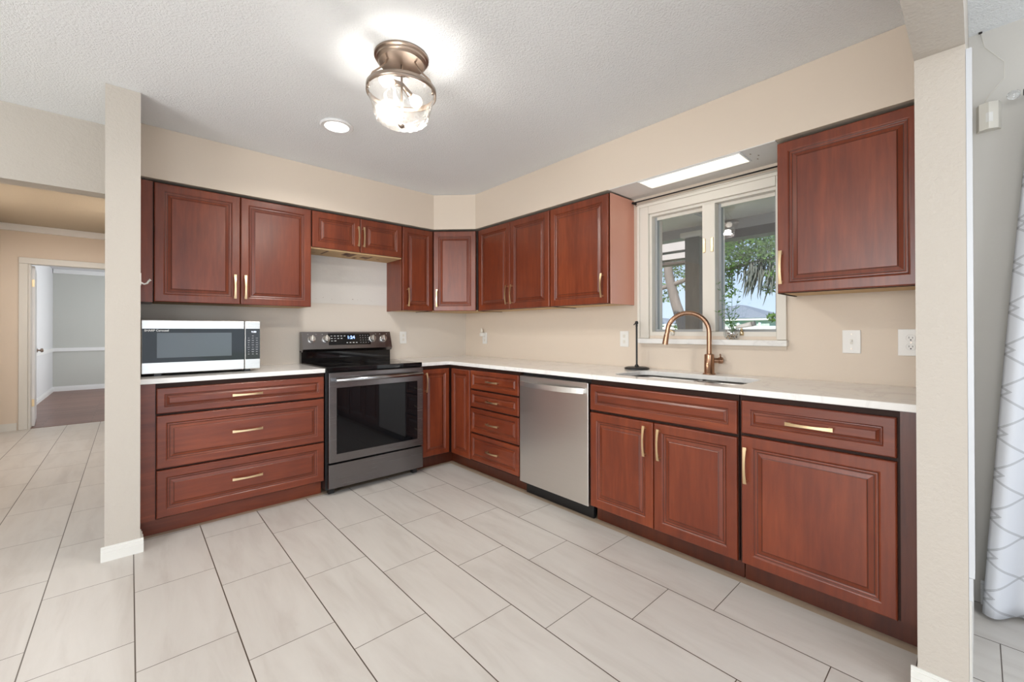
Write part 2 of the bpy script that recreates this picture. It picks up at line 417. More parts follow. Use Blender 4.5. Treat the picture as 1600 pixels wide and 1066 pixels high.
# rear and west walls of the living area with glazed openings
b = MB(); w = M['wall_dining']
b.box(-6.6, -6.15, -8, -7.88, 0, ZC, w); b.box(-6.15, -3.75, -8, -7.88, 0, .6, w); b.box(-6.15, -3.75, -8, -7.88, 2.3, ZC, w); b.box(-3.75, -3.3, -8, -7.88, 0, ZC, w); b.box(-.5, -.001, -8, -7.88, 0, ZC, w); b.box(-3.3, -.5, -8, -7.88, 2.1, ZC, w)
struct(b.build('wall_rear'), None)
b = MB(); b.box(-6.6, -6.48, -7.879, -5.0, 0, ZC, w); b.box(-6.6, -6.48, -2.2, -.141, 0, ZC, w); b.box(-6.6, -6.48, -5, -2.2, 0, .7, w); b.box(-6.6, -6.48, -5, -2.2, 2.2, ZC, w)
struct(b.build('wall_west'), None)
# glazed doors / window of those rooms, and an added rear window
def glazing(name, parts):
    o = bpy.data.objects.new(name, None); col.objects.link(o); struct(o)
    fr = MB(); gl = MB()
    for a in parts: (fr if a[0] == 'f' else gl).box(*a[1:], M['trim_w'] if a[0] == 'f' else M['glass'])
    fr.build('frame', o); gl.build('glass', o); return o
glazing('door_2', [('f', -3.3, -3.2, -7.95, -7.90, 0, 2.1), ('f', -1.95, -1.85, -7.95, -7.90, 0, 2.1), ('f', -.6, -.5, -7.95, -7.90, 0, 2.1), ('f', -3.199, -1.951, -7.95, -7.90, 2.0, 2.1), ('f', -3.199, -1.951, -7.95, -7.9, 0, .1), ('f', -1.849, -.601, -7.95, -7.9, 2.0, 2.1), ('f', -1.849, -.601, -7.95, -7.9, 0, .1), ('g', -3.19, -1.96, -7.93, -7.925, .1, 2.0), ('g', -1.84, -.61, -7.93, -7.925, .1, 2.0)])
glazing('door_3', [('f', .05, .10, -6.39, -6.3, 0, 2.09), ('f', .05, .10, -5.42, -5.33, 0, 2.09), ('f', .05, .10, -4.45, -4.36, 0, 2.09), ('g', .07, .075, -6.3, -5.42, .0, 2.09), ('g', .07, .075, -5.33, -4.45, 0, 2.09)])
glazing('added_rear_window', [('f', -6.14, -6.06, -7.95, -7.90, .61, 2.29), ('f', -3.84, -3.76, -7.95, -7.90, .61, 2.29), ('f', -4.99, -4.91, -7.95, -7.90, .61, 2.29), ('g', -6.06, -4.99, -7.93, -7.925, .61, 2.29), ('g', -4.91, -3.84, -7.93, -7.925, .61, 2.29)])  # unseen window added to go with the extra rear fill
glazing('window_2', [('f', -6.56, -6.5, -4.99, -4.9, .71, 2.19), ('f', -6.56, -6.5, -2.3, -2.21, .71, 2.19), ('f', -6.56, -6.5, -3.65, -3.55, .71, 2.19), ('g', -6.54, -6.535, -4.9, -3.65, .71, 2.19), ('g', -6.54, -6.535, -3.55, -2.3, .71, 2.19)])

# baseboards and trims
def base_prof(name, pts, h=.085, t=.014, m=None, label=None):
    """pts: polyline on the floor; thickness goes to the left of travel"""
    mb = MB()
    for (xa, ya), (xb, yb) in zip(pts, pts[1:]):
        d = Vector((xb-xa, yb-ya)).normalized(); n = Vector((-d.y, d.x))
        for z0, z1, tt in ((0, h*.62, t), (h*.62, h*.86, t*.7), (h*.86, h, t*.4)):
            e = d*tt
            ax, ay, bx, by = xa, ya, xb, yb
            mb.prism([(ax, ay), (bx, by), (bx+n.x*tt, by+n.y*tt), (ax+n.x*tt, ay+n.y*tt)], z0, z1, m or M['trim'])
    return struct(mb.build(name), label)
base_prof('baseboard_stub_left', [(-2.728+.012, -.7675), (-2.868-.012, -.7675)][::-1] if 0 else [(-2.868-.014, -.768), (-2.728+.014, -.768)][::-1], .075, .014, None, 'short white moulded baseboard round the left wall stub')
base_prof('baseboard_stub_left_return', [(-2.7275, -.7675), (-2.7275, -.64)][::-1], .075, .014)
base_prof('baseboard_stub_right', [(-.8505, -3.804), (-.8505, -3.674)], .09, .014, None, 'white moulded baseboard at the foot of the right wall stub')
base_prof('baseboard_hall', [(-3.92, 3.999), (-3.79, 3.999)][::-1], .09, .012)
base_prof('baseboard_far_room', [(-1.51, 8.499), (-3.909, 8.499), (-3.909, 4.97)][::1], .10, .014, M['trim_w'])
base_prof('baseboard_dining', [(-.0005, -4.35), (-.0005, -3.83)], .10, .014, M['trim_w'])
sbox('trim_chair_rail_back', -3.90, -1.51, 8.478, 8.499, .80, .87, M['trim_w'], 'white chair rail on the grey wall')
sbox('trim_chair_rail_left', -3.909, -3.89, 4.97, 8.477, .80, .87, M['trim_w'])
sbox('trim_crown_far_room', -3.90, -1.51, 8.44, 8.499, 2.36, 2.439, M['trim_w'])
sbox('trim_crown_hall', -3.92, -2.801, 3.955, 3.999, 2.42, 2.499, M['trim_w'], 'white crown moulding along the hallway ceiling')
# stub trim facing the dining side
sbox('trim_stub_edge', -.845, -.765, -3.8185, -3.8055, .43, 2.07, M['trim_s'], 'white vertical trim board on the right wall stub')
sbox('trim_stub_edge_lower', -.845, -.765, -3.814, -3.8055, .36, .429, M['trim_s'])
sbox('trim_stub_foot', -.845, -.02, -3.811, -3.8055, 0, .359, M['wall_dining'])
# doorway casing
b = MB(); b.box(-3.775, -3.70, 3.98, 3.999, 0, 2.03, M['trim'], .004); b.box(-3.775, -2.82, 3.978, 3.999, 2.031, 2.105, M['trim'], .004); b.box(-2.88, -2.82, 3.98, 3.999, 0, 2.03, M['trim'], .004)
b.box(-3.699, -3.682, 4.0, 4.12, 0, 2.03, M['trim']); b.box(-3.682, -2.88, 4.0, 4.12, 2.032, 2.049, M['trim'])
struct(b.build('trim_door_casing'), 'cream casing around the doorway')
dr = bpy.data.objects.new('door_1', None); col.objects.link(dr); struct(dr, 'white door standing open into the far room'); dr.location = (-3.676, 4.125, .01); dr.rotation_euler = (0, 0, R(95))
MB().box(0, .76, -.0175, .0175, 0, 2.01, M['trim_w'], .003).build('door_slab', dr)
for z in (.25, 1.75): MB().box(-.003, .001, -.015, .015, z, z+.09, M['brass']).build('hinge', dr)
MB().lathe([(.025, -.02), (.025, -.028), (.01, -.03), (.01, -.05), (.026, -.055), (.028, -.07), (.018, -.082)], M['nickel'], (.70, 0, .93), axis='y', n=20).build('door_knob', dr)
sp = tag(MB().box(-3.909, -3.902, 6.35, 6.42, .36, .475, M['ivory'], .002).build('wall_outlet'), 'small outlet plate low on the white wall of the far room', 'outlet')

# old hood area: unpainted plaster patch with a row of old anchor holes
b = MB()
b.box(-1.712, -.936, -.003, -.0005, 1.44, 1.86, M['patch'])
for k in range(7): b.box(-1.69+k*.11+random.uniform(-.02, .02), 0, 0, 0, 0, 0, M['dark']) if 0 else None
pp = b.build('trim_plaster_patch'); struct(pp, 'unpainted white plaster patch behind the missing range hood')
b = MB()
for k in range(16):
    x = random.uniform(-1.69, -.96); z = 1.485+random.uniform(-.012, .012); s_ = random.uniform(.0015, .004)
    b.box(x, x+s_*1.5, -.0045, -.0032, z, z+s_, M['nickel'])
tag(b.build('anchor_holes'), 'row of small old screw holes in the wall above the range', 'holes', kind='stuff')

# ------------------------------------------------------------------ cabinet pieces
def panel_front(name, parent, x0, z0, w, h, mat, t=.02, frame=None, raised=True, y=0):
    """raised-panel door or drawer front, face towards -y, lower left corner at x0,z0"""
    if frame is None: frame = min(.054, min(w, h)*.24)
    k = frame/.054; k2 = max(.55, min(1, k))
    if min(w, h) < .2: k2 = .55
    rings = [(0, 0, 0), (0, -(t-.0055), 0), (.0018, -(t-.0018), 0), (.0055, -t, 0), (frame-.008*k2, -t, 0), (frame-.004*k2, -(t-.0018), 0), (frame-.001*k2, -(t-.0050), 0), (frame+.0015*k2, -(t-.0056), 1),
             (frame+.006*k2, -(t-.0052), 0), (frame+.011*k2, -(t-.0076), 0), (frame+.014*k2, -(t-.0078), 1),
             (frame+.030*k2, -(t-.0030), 0), (frame+.0325*k2, -(t-.0022), 1), (frame+.035*k2, -(t-.0006), 0)]
    mb = MB(); i0, i1 = mb.mi(mat), mb.mi(M['glaze'])
    prev = None
    for ins, yy, g in rings:
        cur = [mb.bm.verts.new((px, yy, pz)) for px, pz in ((ins, ins), (w-ins, ins), (w-ins, h-ins), (ins, h-ins))]
        if prev:
            for j in range(4):
                f = mb.bm.faces.new((prev[j], prev[(j+1) % 4], cur[(j+1) % 4], cur[j])); f.material_index = i1 if g else i0
        prev = cur
    mb.bm.faces.new(prev)
    o = mb.build(name, parent, (x0, y, z0))
    return o

def handle(parent, cx, cz, vertical=True, L=.168, y=-.02):
    n = 12; path = []; ws = []
    for k in range(n+1):
        s_ = -1+2*k/n; a = s_*L/2
        out = -.022-.011*(1-s_*s_)
        path.append((0, out, a) if vertical else (a, out, 0)); ws.append(.0105+.0055*s_*s_)
    mb = MB(); mb.tube(path, 0, M['brass'], rect=(ws, .0045), up=(0, 1, 0))
    for s_ in (-1, 1):
        a = s_*(L/2-.012)
        if vertical: mb.box(-.005, .005, -.023, 0, a-.005, a+.005, M['brass'])
        else: mb.box(a-.005, a+.005, -.023, 0, -.005, .005, M['brass'])
    return mb.build('handle', parent, (cx, y, cz))

def door_front(parent, x0, x1, z0, z1, hx=None, hz=None, mat=None, y=0, kind='door'):
    d = panel_front(kind, parent, x0, z0, x1-x0, z1-z0, mat or M['wv'], y=y)
    if hx is not None: handle(d, hx-x0, hz-z0, True)
    return d
def drawer_front(parent, x0, x1, z0, z1, hx=None, kind='drawer', frame=None, hz=None, L=.168):
    d = panel_front(kind, parent, x0, z0, x1-x0, z1-z0, M['wh'], frame=frame)
    if hx is not None: handle(d, hx-x0, (hz if hz else (z1+z0)/2)-z0, False, L)
    return d

BZ0, BZ1, TK = .105, .893, .10     # base carcass bottom, top, toe height
# --- left base cabinet with three wide drawers. local: front face plane of carcass y=0 at world y=-.625
c = thing('base_cabinet', 'cherry base cabinet with three wide drawers, under the microwave', 'cabinet', (-2.727, -.625, 0))
MB().box(0, 1.005, 0, .62, BZ0, BZ1, M['wd']).build('body', c)
MB().box(.0, .066, -.004, 0, BZ0, BZ1, M['wh']).build('filler_strip', c)
MB().box(0, 1.005, .065, .085, 0, BZ0-.001, M['wh']).build('toe_kick', c)
for z0, z1, fr in ((.718, .866, .040), (.398, .706, .050), (.112, .388, .050)):
    drawer_front(c, .070, 1.0, z0, z1, .522, frame=fr, hz=z0+(z1-z0)*(.53 if z1 < .8 else .5))
# --- corner cabinet (L) with folding pair of doors
c = thing('corner_base_cabinet', 'cherry corner base cabinet with a folding pair of narrow doors right of the range', 'cabinet', (0, 0, 0))
MB().prism([(-.932, -.004), (-.932, -.625), (-.625, -.625), (-.625, -.948), (-.004, -.948), (-.004, -.004)], BZ0, BZ1, M['wd']).build('body', c)
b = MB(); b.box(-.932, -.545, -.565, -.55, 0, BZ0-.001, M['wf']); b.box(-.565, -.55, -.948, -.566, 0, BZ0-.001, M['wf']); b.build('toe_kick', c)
dA = panel_front('door', c, -.925, .112, .277, .752, M['wv'], frame=.046, y=-.626)
handle(dA, .035, .642, True)
d = panel_front('door', c, 0, .112, .272, .752, M['wv'], frame=.046)
d.location = (-.626, -.672, .112); d.rotation_euler = (0, 0, R(-90))
# --- right run helper: local x = -(y - y_left), world x = -.625 front
def right_cab(name, label, cat, ytop, depthx=-.625): return thing(name, label, cat, (depthx, ytop, 0), R(-90))
c = right_cab('drawer_cabinet', 'narrow cherry base cabinet with four stacked drawers left of the dishwasher', 'cabinet', -.950)
MB().box(0, .604, 0, .62, BZ0, BZ1, M['wd']).build('body', c)
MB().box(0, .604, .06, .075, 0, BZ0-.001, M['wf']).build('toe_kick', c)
for z0, z1 in ((.712, .866), (.562, .700), (.350, .550), (.118, .338)):
    drawer_front(c, .006, .598, z0, z1, .306, frame=.036, L=.150)
# --- sink cabinet
c = right_cab('sink_cabinet', 'cherry sink cabinet with a long false drawer front over two doors', 'cabinet', -2.199)
MB().box(0, .018, 0, .61, BZ0, BZ1, M['wd']).box(.848, .866, 0, .61, BZ0, BZ1, M['wd']).box(.0181, .8479, 0, .61, BZ0, .12, M['wd']).box(.0181, .8479, 0, .018, .1201, .69, M['wd']).box(.0181, .8479, 0, .016, .6901, BZ1, M['wd']).build('body', c)
MB().box(0, .866, .06, .075, 0, BZ0-.001, M['wf']).build('toe_kick', c)
drawer_front(c, .004, .862, .705, .862, None, 'false_drawer_front', .042)
door_front(c, .004, .430, .108, .690, .385, .585)
door_front(c, .434, .862, .108, .690, .470, .580)
# --- right end cabinet
c = right_cab('end_cabinet', 'cherry base cabinet with one drawer over one broad door beside the right wall stub', 'cabinet', -3.070)
MB().box(0, .618, 0, .62, BZ0, BZ1, M['wd']).build('body', c)
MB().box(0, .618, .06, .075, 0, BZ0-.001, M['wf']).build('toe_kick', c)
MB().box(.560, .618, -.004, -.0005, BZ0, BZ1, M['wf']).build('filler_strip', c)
drawer_front(c, .010, .552, .716, .868, .278, frame=.042)
door_front(c, .010, .552, .108, .702, .032, .572)

# --- wall cabinets. top 2.158, bottom 1.384
UZ0, UZ1, UD = 1.384, 2.155, .298
def upper(parent, w, z0=UZ0, z1=UZ1, side=None, depth=.295):
    MB().box(0, w, 0, depth, z0+.012, z1, M['wd']).build('body', parent)
    MB().box(.012, w-.012, .004, depth-.002, z0+.004, z0+.0115, M['ply']).build('underside', parent)
    b = MB(); b.box(0, .0115, 0, depth, z0, z0+.0119, M['wd']); b.box(w-.0115, w, 0, depth, z0, z0+.0119, M['wd']); b.box(.012, w-.012, 0, .0035, z0, z0+.0119, M['wd']); b.build('bottom_rail', parent)
c = thing('wall_cabinet', 'large cherry wall cabinet with two doors above the microwave', 'cabinet', (-2.727, -.298, 0))
MB().box(0, .0635, -.003, .29, UZ0, UZ1, M['wv']).build('filler_panel', c)
b = MB(); b.box(.064, 1.012, 0, .295, UZ0+.012, UZ1, M['wd']); b.build('body', c)
MB().box(.070, 1.006, .004, .293, UZ0+.004, UZ0+.0115, M['ply']).build('underside', c)
door_front(c, .069, .536, UZ0+.003, UZ1-.006, .503, 1.510)
door_front(c, .540, 1.010, UZ0+.003, UZ1-.006, .566, 1.510)
c = thing('wall_cabinet', 'short cherry wall cabinet with two small doors above the range', 'cabinet', (-1.712, -.298, 0))
b = MB(); b.box(0, .776, 0, .295, 1.868, UZ1, M['wd']); b.build('body', c)
b = MB(); b.box(.0, .776, .002, .293, 1.852, 1.8679, M['ply'])
for k in range(9):
    xx = random.uniform(.02, .7); b.box(xx, xx+random.uniform(.01, .05), .02+random.random()*.2, .04+random.random()*.22, 1.8508, 1.8519, M['pebble'])
b.build('underside', c)
door_front(c, .004, .386, 1.862, UZ1-.006, .366, 1.992)
door_front(c, .390, .772, 1.862, UZ1-.006, .412, 1.992)
c = thing('wall_cabinet', 'narrow one-door cherry wall cabinet right of the short cabinet above the range', 'cabinet', (-.9345, -.298, 0))
upper(c, .322); door_front(c, .004, .319, UZ0+.003, UZ1-.006, .050, 1.507)
MB().box(-.0018, -.0004, -.001, .294, UZ0, 1.851, M['wv']).build('side_panel', c)
# diagonal corner cabinet
c = thing('corner_wall_cabinet', 'diagonal cherry wall cabinet with one door in the corner of the room', 'cabinet', (0, 0, 0))
dp = [(-.611, -.003), (-.611, -.298), (-.298, -.611), (-.003, -.611), (-.003, -.003)]
MB().prism(dp, UZ0+.012, UZ1, M['wd']).build('body', c)
MB().prism([(x*.985-.004, y*.985-.004) for x, y in dp], UZ0+.004, UZ0+.0115, M['ply']).build('underside', c)
wd_ = math.hypot(.313, .313)
d = panel_front('door', c, 0, 0, wd_-.034, UZ1-UZ0-.009, M['wv'])
d.location = (-.611+.012-.0014, -.298-.012-.0014, UZ0+.003); d.rotation_euler = (0, 0, R(-45))
handle(d, .036, .123, True)
def right_upper(label, ytop): return thing('wall_cabinet', label, 'cabinet', (-.298, ytop, 0), R(-90))
c = right_upper('cherry wall cabinet with a close pair of doors, between the corner and the single-door cabinet', -.6125)
upper(c, .948); door_front(c, .030, .478, UZ0+.003, UZ1-.006, .448, 1.512); door_front(c, .482, .944, UZ0+.003, UZ1-.006, .512, 1.512)
c = right_upper('single-door cherry wall cabinet directly left of the window, window glare painted pink on its side', -1.5615)
upper(c, .555); door_front(c, .004, .549, UZ0+.003, UZ1-.006, .505, 1.512)
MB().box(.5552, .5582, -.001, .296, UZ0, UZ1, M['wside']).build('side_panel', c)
c = right_upper('large single-door cherry wall cabinet directly right of the window', -3.137)
upper(c, .550); door_front(c, .004, .546, UZ0+.003, UZ1-.006, .022, 1.514)

# ------------------------------------------------------------------ counters
def slab_from_curve(name, outer, holes, z0, z1, m, bev=.004):
    cu = bpy.data.curves.new(name, 'CURVE'); cu.dimensions = '2D'; cu.fill_mode = 'BOTH'; cu.extrude = (z1-z0)/2-bev; cu.bevel_depth = bev; cu.bevel_resolution = 2
    for pts in [outer]+holes:
        sp_ = cu.splines.new('POLY'); sp_.points.add(len(pts)-1); sp_.use_cyclic_u = True
        for p, (x, y) in zip(sp_.points, pts): p.co = (x, y, 0, 1)
    tmp = bpy.data.objects.new(name+'_tmp', cu); col.objects.link(tmp); bpy.context.view_layer.update()
    me = bpy.data.meshes.new_from_object(tmp.evaluated_get(bpy.context.evaluated_depsgraph_get())); bpy.data.objects.remove(tmp)
    me.materials.clear(); me.materials.append(m); me.name = name
    for p in me.polygons: p.use_smooth = False
    o = bpy.data.objects.new(name, me); col.objects.link(o); o.location = (0, 0, (z0+z1)/2); return o
def rrect(x0, x1, y0, y1, r, n=6):
    pts = []
    for cx, cy, a0 in ((x1-r, y1-r, 0), (x0+r, y1-r, 90), (x0+r, y0+r, 180), (x1-r, y0+r, 270)):
        for k in range(n+1):
            a = R(a0+90*k/n); pts.append((cx+r*math.cos(a), cy+r*math.sin(a)))
    return pts
CT0, CT = .895, .925
bv = .004
o = slab_from_curve('countertop', [(-2.727+bv, -.0015-bv), (-2.727+bv, -.655+bv), (-1.7225-bv, -.655+bv), (-1.7225-bv, -.0015-bv)], [], CT0, CT, M['marble'])
tag(o, 'short white marble countertop under the microwave', 'countertop')
SX0, SX1, SY0, SY1 = -.550, -.165, -3.035, -2.290
o = slab_from_curve('countertop', [(-.9335+bv, -.0015-bv), (-.9335+bv, -.655+bv), (-.655+bv, -.655+bv), (-.655+bv, -3.6885+bv), (-.0015-bv, -3.6885+bv), (-.0015-bv, -.0015-bv)],
                    [rrect(SX0, SX1, SY0, SY1, .07)], CT0, CT, M['marble'])
tag(o, 'long L-shaped white marble countertop with the sink cut in', 'countertop')
# sink: two bowls
sk = thing('sink', 'undermount double-bowl stainless sink below the faucet', 'sink', (0, 0, 0))
def bowl(name, x0, x1, y0, y1, depth, r):
    mb = MB(); i = mb.mi(M['sinksteel']); prev = None; rings = []
    for ins, z in ((-.012, 0), (0, 0), (.004, -.02), (.010, -depth+.03), (.035, -depth), (.12, -depth-.004)):
        pts = rrect(x0+ins, x1-ins, y0+ins, y1-ins, max(.012, r-ins*.3), 6)
        cur = [mb.bm.verts.new((x, y, CT0-.0015+z)) for x, y in pts]
        if prev:
            for j in range(len(cur)):
                f = mb.bm.faces.new((prev[j], prev[(j+1) % len(cur)], cur[(j+1) % len(cur)], cur[j])); f.material_index = i; f.smooth = True
        prev = cur
    mb.bm.faces.new(prev)
    o = mb.build(name, sk); return o
bowl('large_bowl', SX0-.005, SX1+.005, -2.70, SY1+.005, .19, .07)
bowl('small_bowl', SX0-.005, SX1+.005, SY0-.005, -2.73, .17, .07)
for y in (-2.49, -2.88): MB().lathe([(.042, 0), (.042, .003), (.03, .003), (.02, -.003)], M['nickel'], (-.35, y, CT0-.19-.0+(.0 if y > -2.6 else .02)), n=20).build('drain', sk)
# faucet
fc = thing('faucet', 'copper-bronze gooseneck faucet standing behind the sink', 'faucet', (-.100, -2.705, CT), 0)
MB().lathe([(.037, 0), (.037, .005), (.030, .007), (.028, .12), (.028, .122), (.018, .126)], M['bronze'], n=28).build('faucet_body', fc)
dx, dy = -.50, .866
path = [(0, 0, .12), (0, 0, .19), (0, 0, .26)]
rr = .122
for k in range(1, 19):
    a = math.pi*k/18*1.0
    path.append(((1-math.cos(a))*rr*dx, (1-math.cos(a))*rr*dy, .26+math.sin(a)*rr))
e = path[-1]; path.append((e[0]+dx*.004, e[1]+dy*.004, e[2]-.012))
MB().tube(path, .0145, M['bronze'], n=16).build('spout', fc, smooth=40)
e2 = path[-1]
MB().tube([(e2[0], e2[1], e2[2]), (e2[0]+dx*.010, e2[1]+dy*.010, e2[2]-.065)], [.0155, .0185], M['bronze'], n=18).build('spray_head', fc, smooth=40)
MB().tube([(.016, -.018, .085), (.034, -.040, .085), (.036, -.042, .085), (.050, -.060, .085)], [.016, .016, .020, .020], M['bronze'], n=18).build('lever_hub', fc, smooth=40)
MB().tube([(.044, -.052, .098), (.020, -.058, .125)], [.005, .0045], M['bronze'], n=10).build('lever', fc, smooth=40)

# paper towel holder
pt = thing('paper_towel_holder', 'empty black paper towel holder left of the sink', 'paper towel holder', (-.127, -2.215, CT))
MB().lathe([(.083, 0), (.085, .004), (.083, .012), (.070, .016), (.030, .018)], M['blackiron'], n=12).build('base', pt)
MB().lathe([(.018, .017), (.012, .028), (.0065, .036), (.0065, .30), (.009, .305), (.006, .312), (.011, .320), (.012, .328), (.007, .338)], M['blackiron'], n=16).build('pole', pt)
MB().tube([(.0, -.004, .318), (-.012, .010, .318), (-.014, .013, .309)], .0042, M['blackiron'], n=8).build('hook', pt)

# ------------------------------------------------------------------ microwave
m_ = thing('microwave', 'stainless steel microwave oven with dark glass door on the left countertop', 'microwave', (-2.722, -.500, CT))
W_, H_, D_ = .620, .325, .44
Z0 = .016
MB().box(0, W_, .022, D_, Z0, Z0+H_, M['black'], .004).build('body', m_)
xs = .527
b = MB(); b.box(.0, xs-.0015, 0, .0215, Z0, Z0+H_, M['steel_l'], .004); b.build('door', m_)
dd = bpy.data.objects[m_.children[-1].name] if 0 else [o for o in m_.children if o.name.startswith('door')][0]
MB().box(.004, xs-.003, -.0025, -.0002, Z0+.066, Z0+H_-.052, M['mwglass']).build('door_glass', dd)
MB().box(.072, xs-.075, -.0032, -.0026, Z0+.095, Z0+H_-.078, M['mwmesh']).build('window', dd)
text('brand_lettering', 'SHARP Carousel', .0165, M['ink'], dd, (.014, -.0030, Z0+H_-.064), (R(90), 0, 0), 'LEFT', .0002, .0004)
b = MB(); b.box(xs+.0005, W_, 0, .0215, Z0, Z0+H_, M['steel_l'], .004); cp = b.build('control_panel', m_)
b = MB(); b.box(xs+.004, W_-.004, -.0025, -.0002, Z0+.066, Z0+H_-.052, M['blackglass'])
for rw in range(9):
    z = Z0+H_-.102-rw*.0155
    for cx in (-.024, -.0, .024):
        if rw in (0,) and cx: continue
        ww = random.choice((.010, .013, .007)); b.box((xs+W_)/2+cx-ww/2, (xs+W_)/2+cx+ww/2, -.0030, -.0024, z, z+.0035, M['ink_dim'])
b.build('keypad', cp)
text('clock', '9:00', .017, M['cyan'], cp, ((xs+W_)/2+.006, -.0030, Z0+H_-.074), (R(90), 0, 0), 'CENTER', .0002)
for x in (.06, W_-.09):
    for y in (.03, D_-.06): MB().box(x, x+.035, y, y+.03, 0, Z0, M['black']).build('foot', m_)

# ------------------------------------------------------------------ range
RX0, RX1 = -1.7195, -.9365; RW = RX1-RX0
r_ = thing('range', 'black stainless electric range with glass oven door', 'range', (RX0, 0, 0))
MB().box(.002, RW-.002, -.640, -.03, .035, .897, M['black']).build('body', r_)
b = MB(); b.box(0, RW, -.668, -.075, .898, .932, M['blackglass'], .004)
b.box(-.0, .006, -.668, -.075, .9325, .9335, M['blacksteel']); ct = b.build('cooktop', r_)
for x, y, rad in ((.20, -.50, .115), (.56, -.50, .10), (.20, -.24, .085), (.56, -.24, .085)):
    mb = MB(); mb.lathe([(rad, .9322), (rad, .9326), (rad-.0016, .9326), (rad-.0016, .9322)], M['ring'], (x, y, 0), n=48, cap=False); mb.build('burner_ring', ct)
# backguard
bg = MB(); bg.prism([(-.072, .932), (-.018, .932), (-.018, 1.03), (-.072, 1.03)], 0, RW, M['blackglass'])
for v in bg.bm.verts: v.co = Vector((v.co.z, v.co.x, v.co.y))
i2 = bg.mi(M['blacksteel'])
lo = [(-.115, 1.045), (-.098, 1.022), (-.018, 1.022), (-.018, 1.190), (-.070, 1.190)]
A = [bg.bm.verts.new((0, y, z)) for y, z in lo]; B = [bg.bm.verts.new((RW, y, z)) for y, z in lo]
for f in [bg.bm.faces.new(A), bg.bm.faces.new(B)]+[bg.bm.faces.new((A[j], A[(j+1) % 5], B[(j+1) % 5], B[j])) for j in range(5)]: f.material_index = i2
sl = math.atan2(.045, .145)          # lean of the control face
def onface(x, s_, out=0):            # s_ 0..1 up the control face
    y = -.115+.045*s_; z = 1.045+.145*s_
    return (x, y-math.cos(sl)*out, z+math.sin(sl)*out)
RF = (R(90)-sl, 0, 0)
for x in (.045, .11, .16, .225, .57, .635, .675, .74):
    bg.box(x, x+.006, -.002, .002, -.0004, .0008, M['ink'], mat=Matrix.Translation(Vector(onface(0, .86, .0002))) @ Matrix.Rotation(R(90)-sl, 4, 'X'))
bgo = bg.build('backguard', r_)
for k, x in enumerate((.075, .190, .600, .705)):
    kb = bpy.data.objects.new('knob', None)
    mb = MB(); mb.lathe([(.031, 0), (.031, .004), (.027, .006), (.026, .028), (.022, .033)], M['steel_l'], n=28)
    mb.box(-.006, .006, -.026, .026, .0325, .042, M['steel_l'], .002)
    bpy.data.objects.remove(kb)
    mb.build('knob', r_, onface(x, .56), (R(90)-sl, 0, 0), smooth=35)
mb = MB(); mb.box(-.185, .185, -.052, .052, 0, .0015, M['blackglass'])
for rw, zz in enumerate((.026, .004, -.018)):
    for k in range(5 if rw == 0 else (4 if rw == 1 else 2)): mb.box(-.165+k*.028, -.150+k*.028, zz, zz+.005, .0014, .0020, M['ink'])
for k in range(4): mb.box(-.035+k*.028, -.021+k*.028, -.036, -.030, .0014, .0020, M['ink'])
for rw in range(4):
    for k in range(4): mb.box(.090+k*.024, .097+k*.024, .030-rw*.022, .035-rw*.022, .0014, .0020, M['ink_dim'])
dp_ = mb.build('display_panel', r_, onface(.395, .56, .0005), RF)
text('clock', '1:24', .040, M['blue'], dp_, (.010, .014, .002), (0, 0, 0), 'CENTER', .0002, .0006)
# oven door, handle, drawer
b = MB(); b.box(.012, RW-.004, -.690, -.6405, .240, .893, M['blacksteel'], .004); dd = b.build('oven_door', r_)
MB().box(.066, RW-.058, -.6925, -.6903, .300, .782, M['ovenglass'], .001).build('window', dd)
b = MB(); b.tube([(.045, -.738, .842), (RW/2, -.742, .842), (RW-.035, -.738, .842)], .014, M['blacksteel_l'], n=16)
for x in (.06, RW-.05): b.box(x-.014, x+.014, -.735, -.690, .832, .852, M['blacksteel_l'], .003)
b.build('handle', dd)
MB().box(.012, RW-.004, -.688, -.6405, .052, .228, M['blacksteel'], .004).build('storage_drawer', r_)
for x in (.03, RW-.07):
    for y in (-.63, -.12): MB().box(x, x+.04, y, y+.04, 0, .0345, M['black']).build('foot', r_)

# ------------------------------------------------------------------ dishwasher
dw = right_cab('dishwasher', 'stainless steel dishwasher with curved bar handle between drawers and sink cabinet', 'dishwasher', -1.5585)
DW = .634
MB().box(.004, DW-.004, .02, .58, .09, .885, M['black']).build('body', dw)
MB().box(.004, DW-.004, -.020, .0195, .095, .868, M['steel'], .004).build('door', dw)
MB().box(.01, DW-.01, .045, .065, 0, .0895, M['black']).build('toe_panel', dw)
MB().box(.02, DW-.02, -.012, .019, .0870, .0945, M['black']).build('door_seal', dw)
n = 16; path = []; 
for k in range(n+1):
    s_ = -1+2*k/n; path.append((DW/2+.285*s_, -.034-.048*(1-abs(s_)**2.2), .816))
mb = MB(); mb.tube(path, 0, M['handle_s'], rect=(.034, .012), up=(0, 1, 0))
for x in (DW/2-.28, DW/2+.28): mb.box(x-.008, x+.008, -.036, -.0195, .802, .830, M['handle_s'], .002)
mb.build('handle', dw)
tag(MB().box(-.690+.11, -.570, -1.5575, -1.5565, 0, .001, M['dark']).build('x'), 'x', 'x') if 0 else None

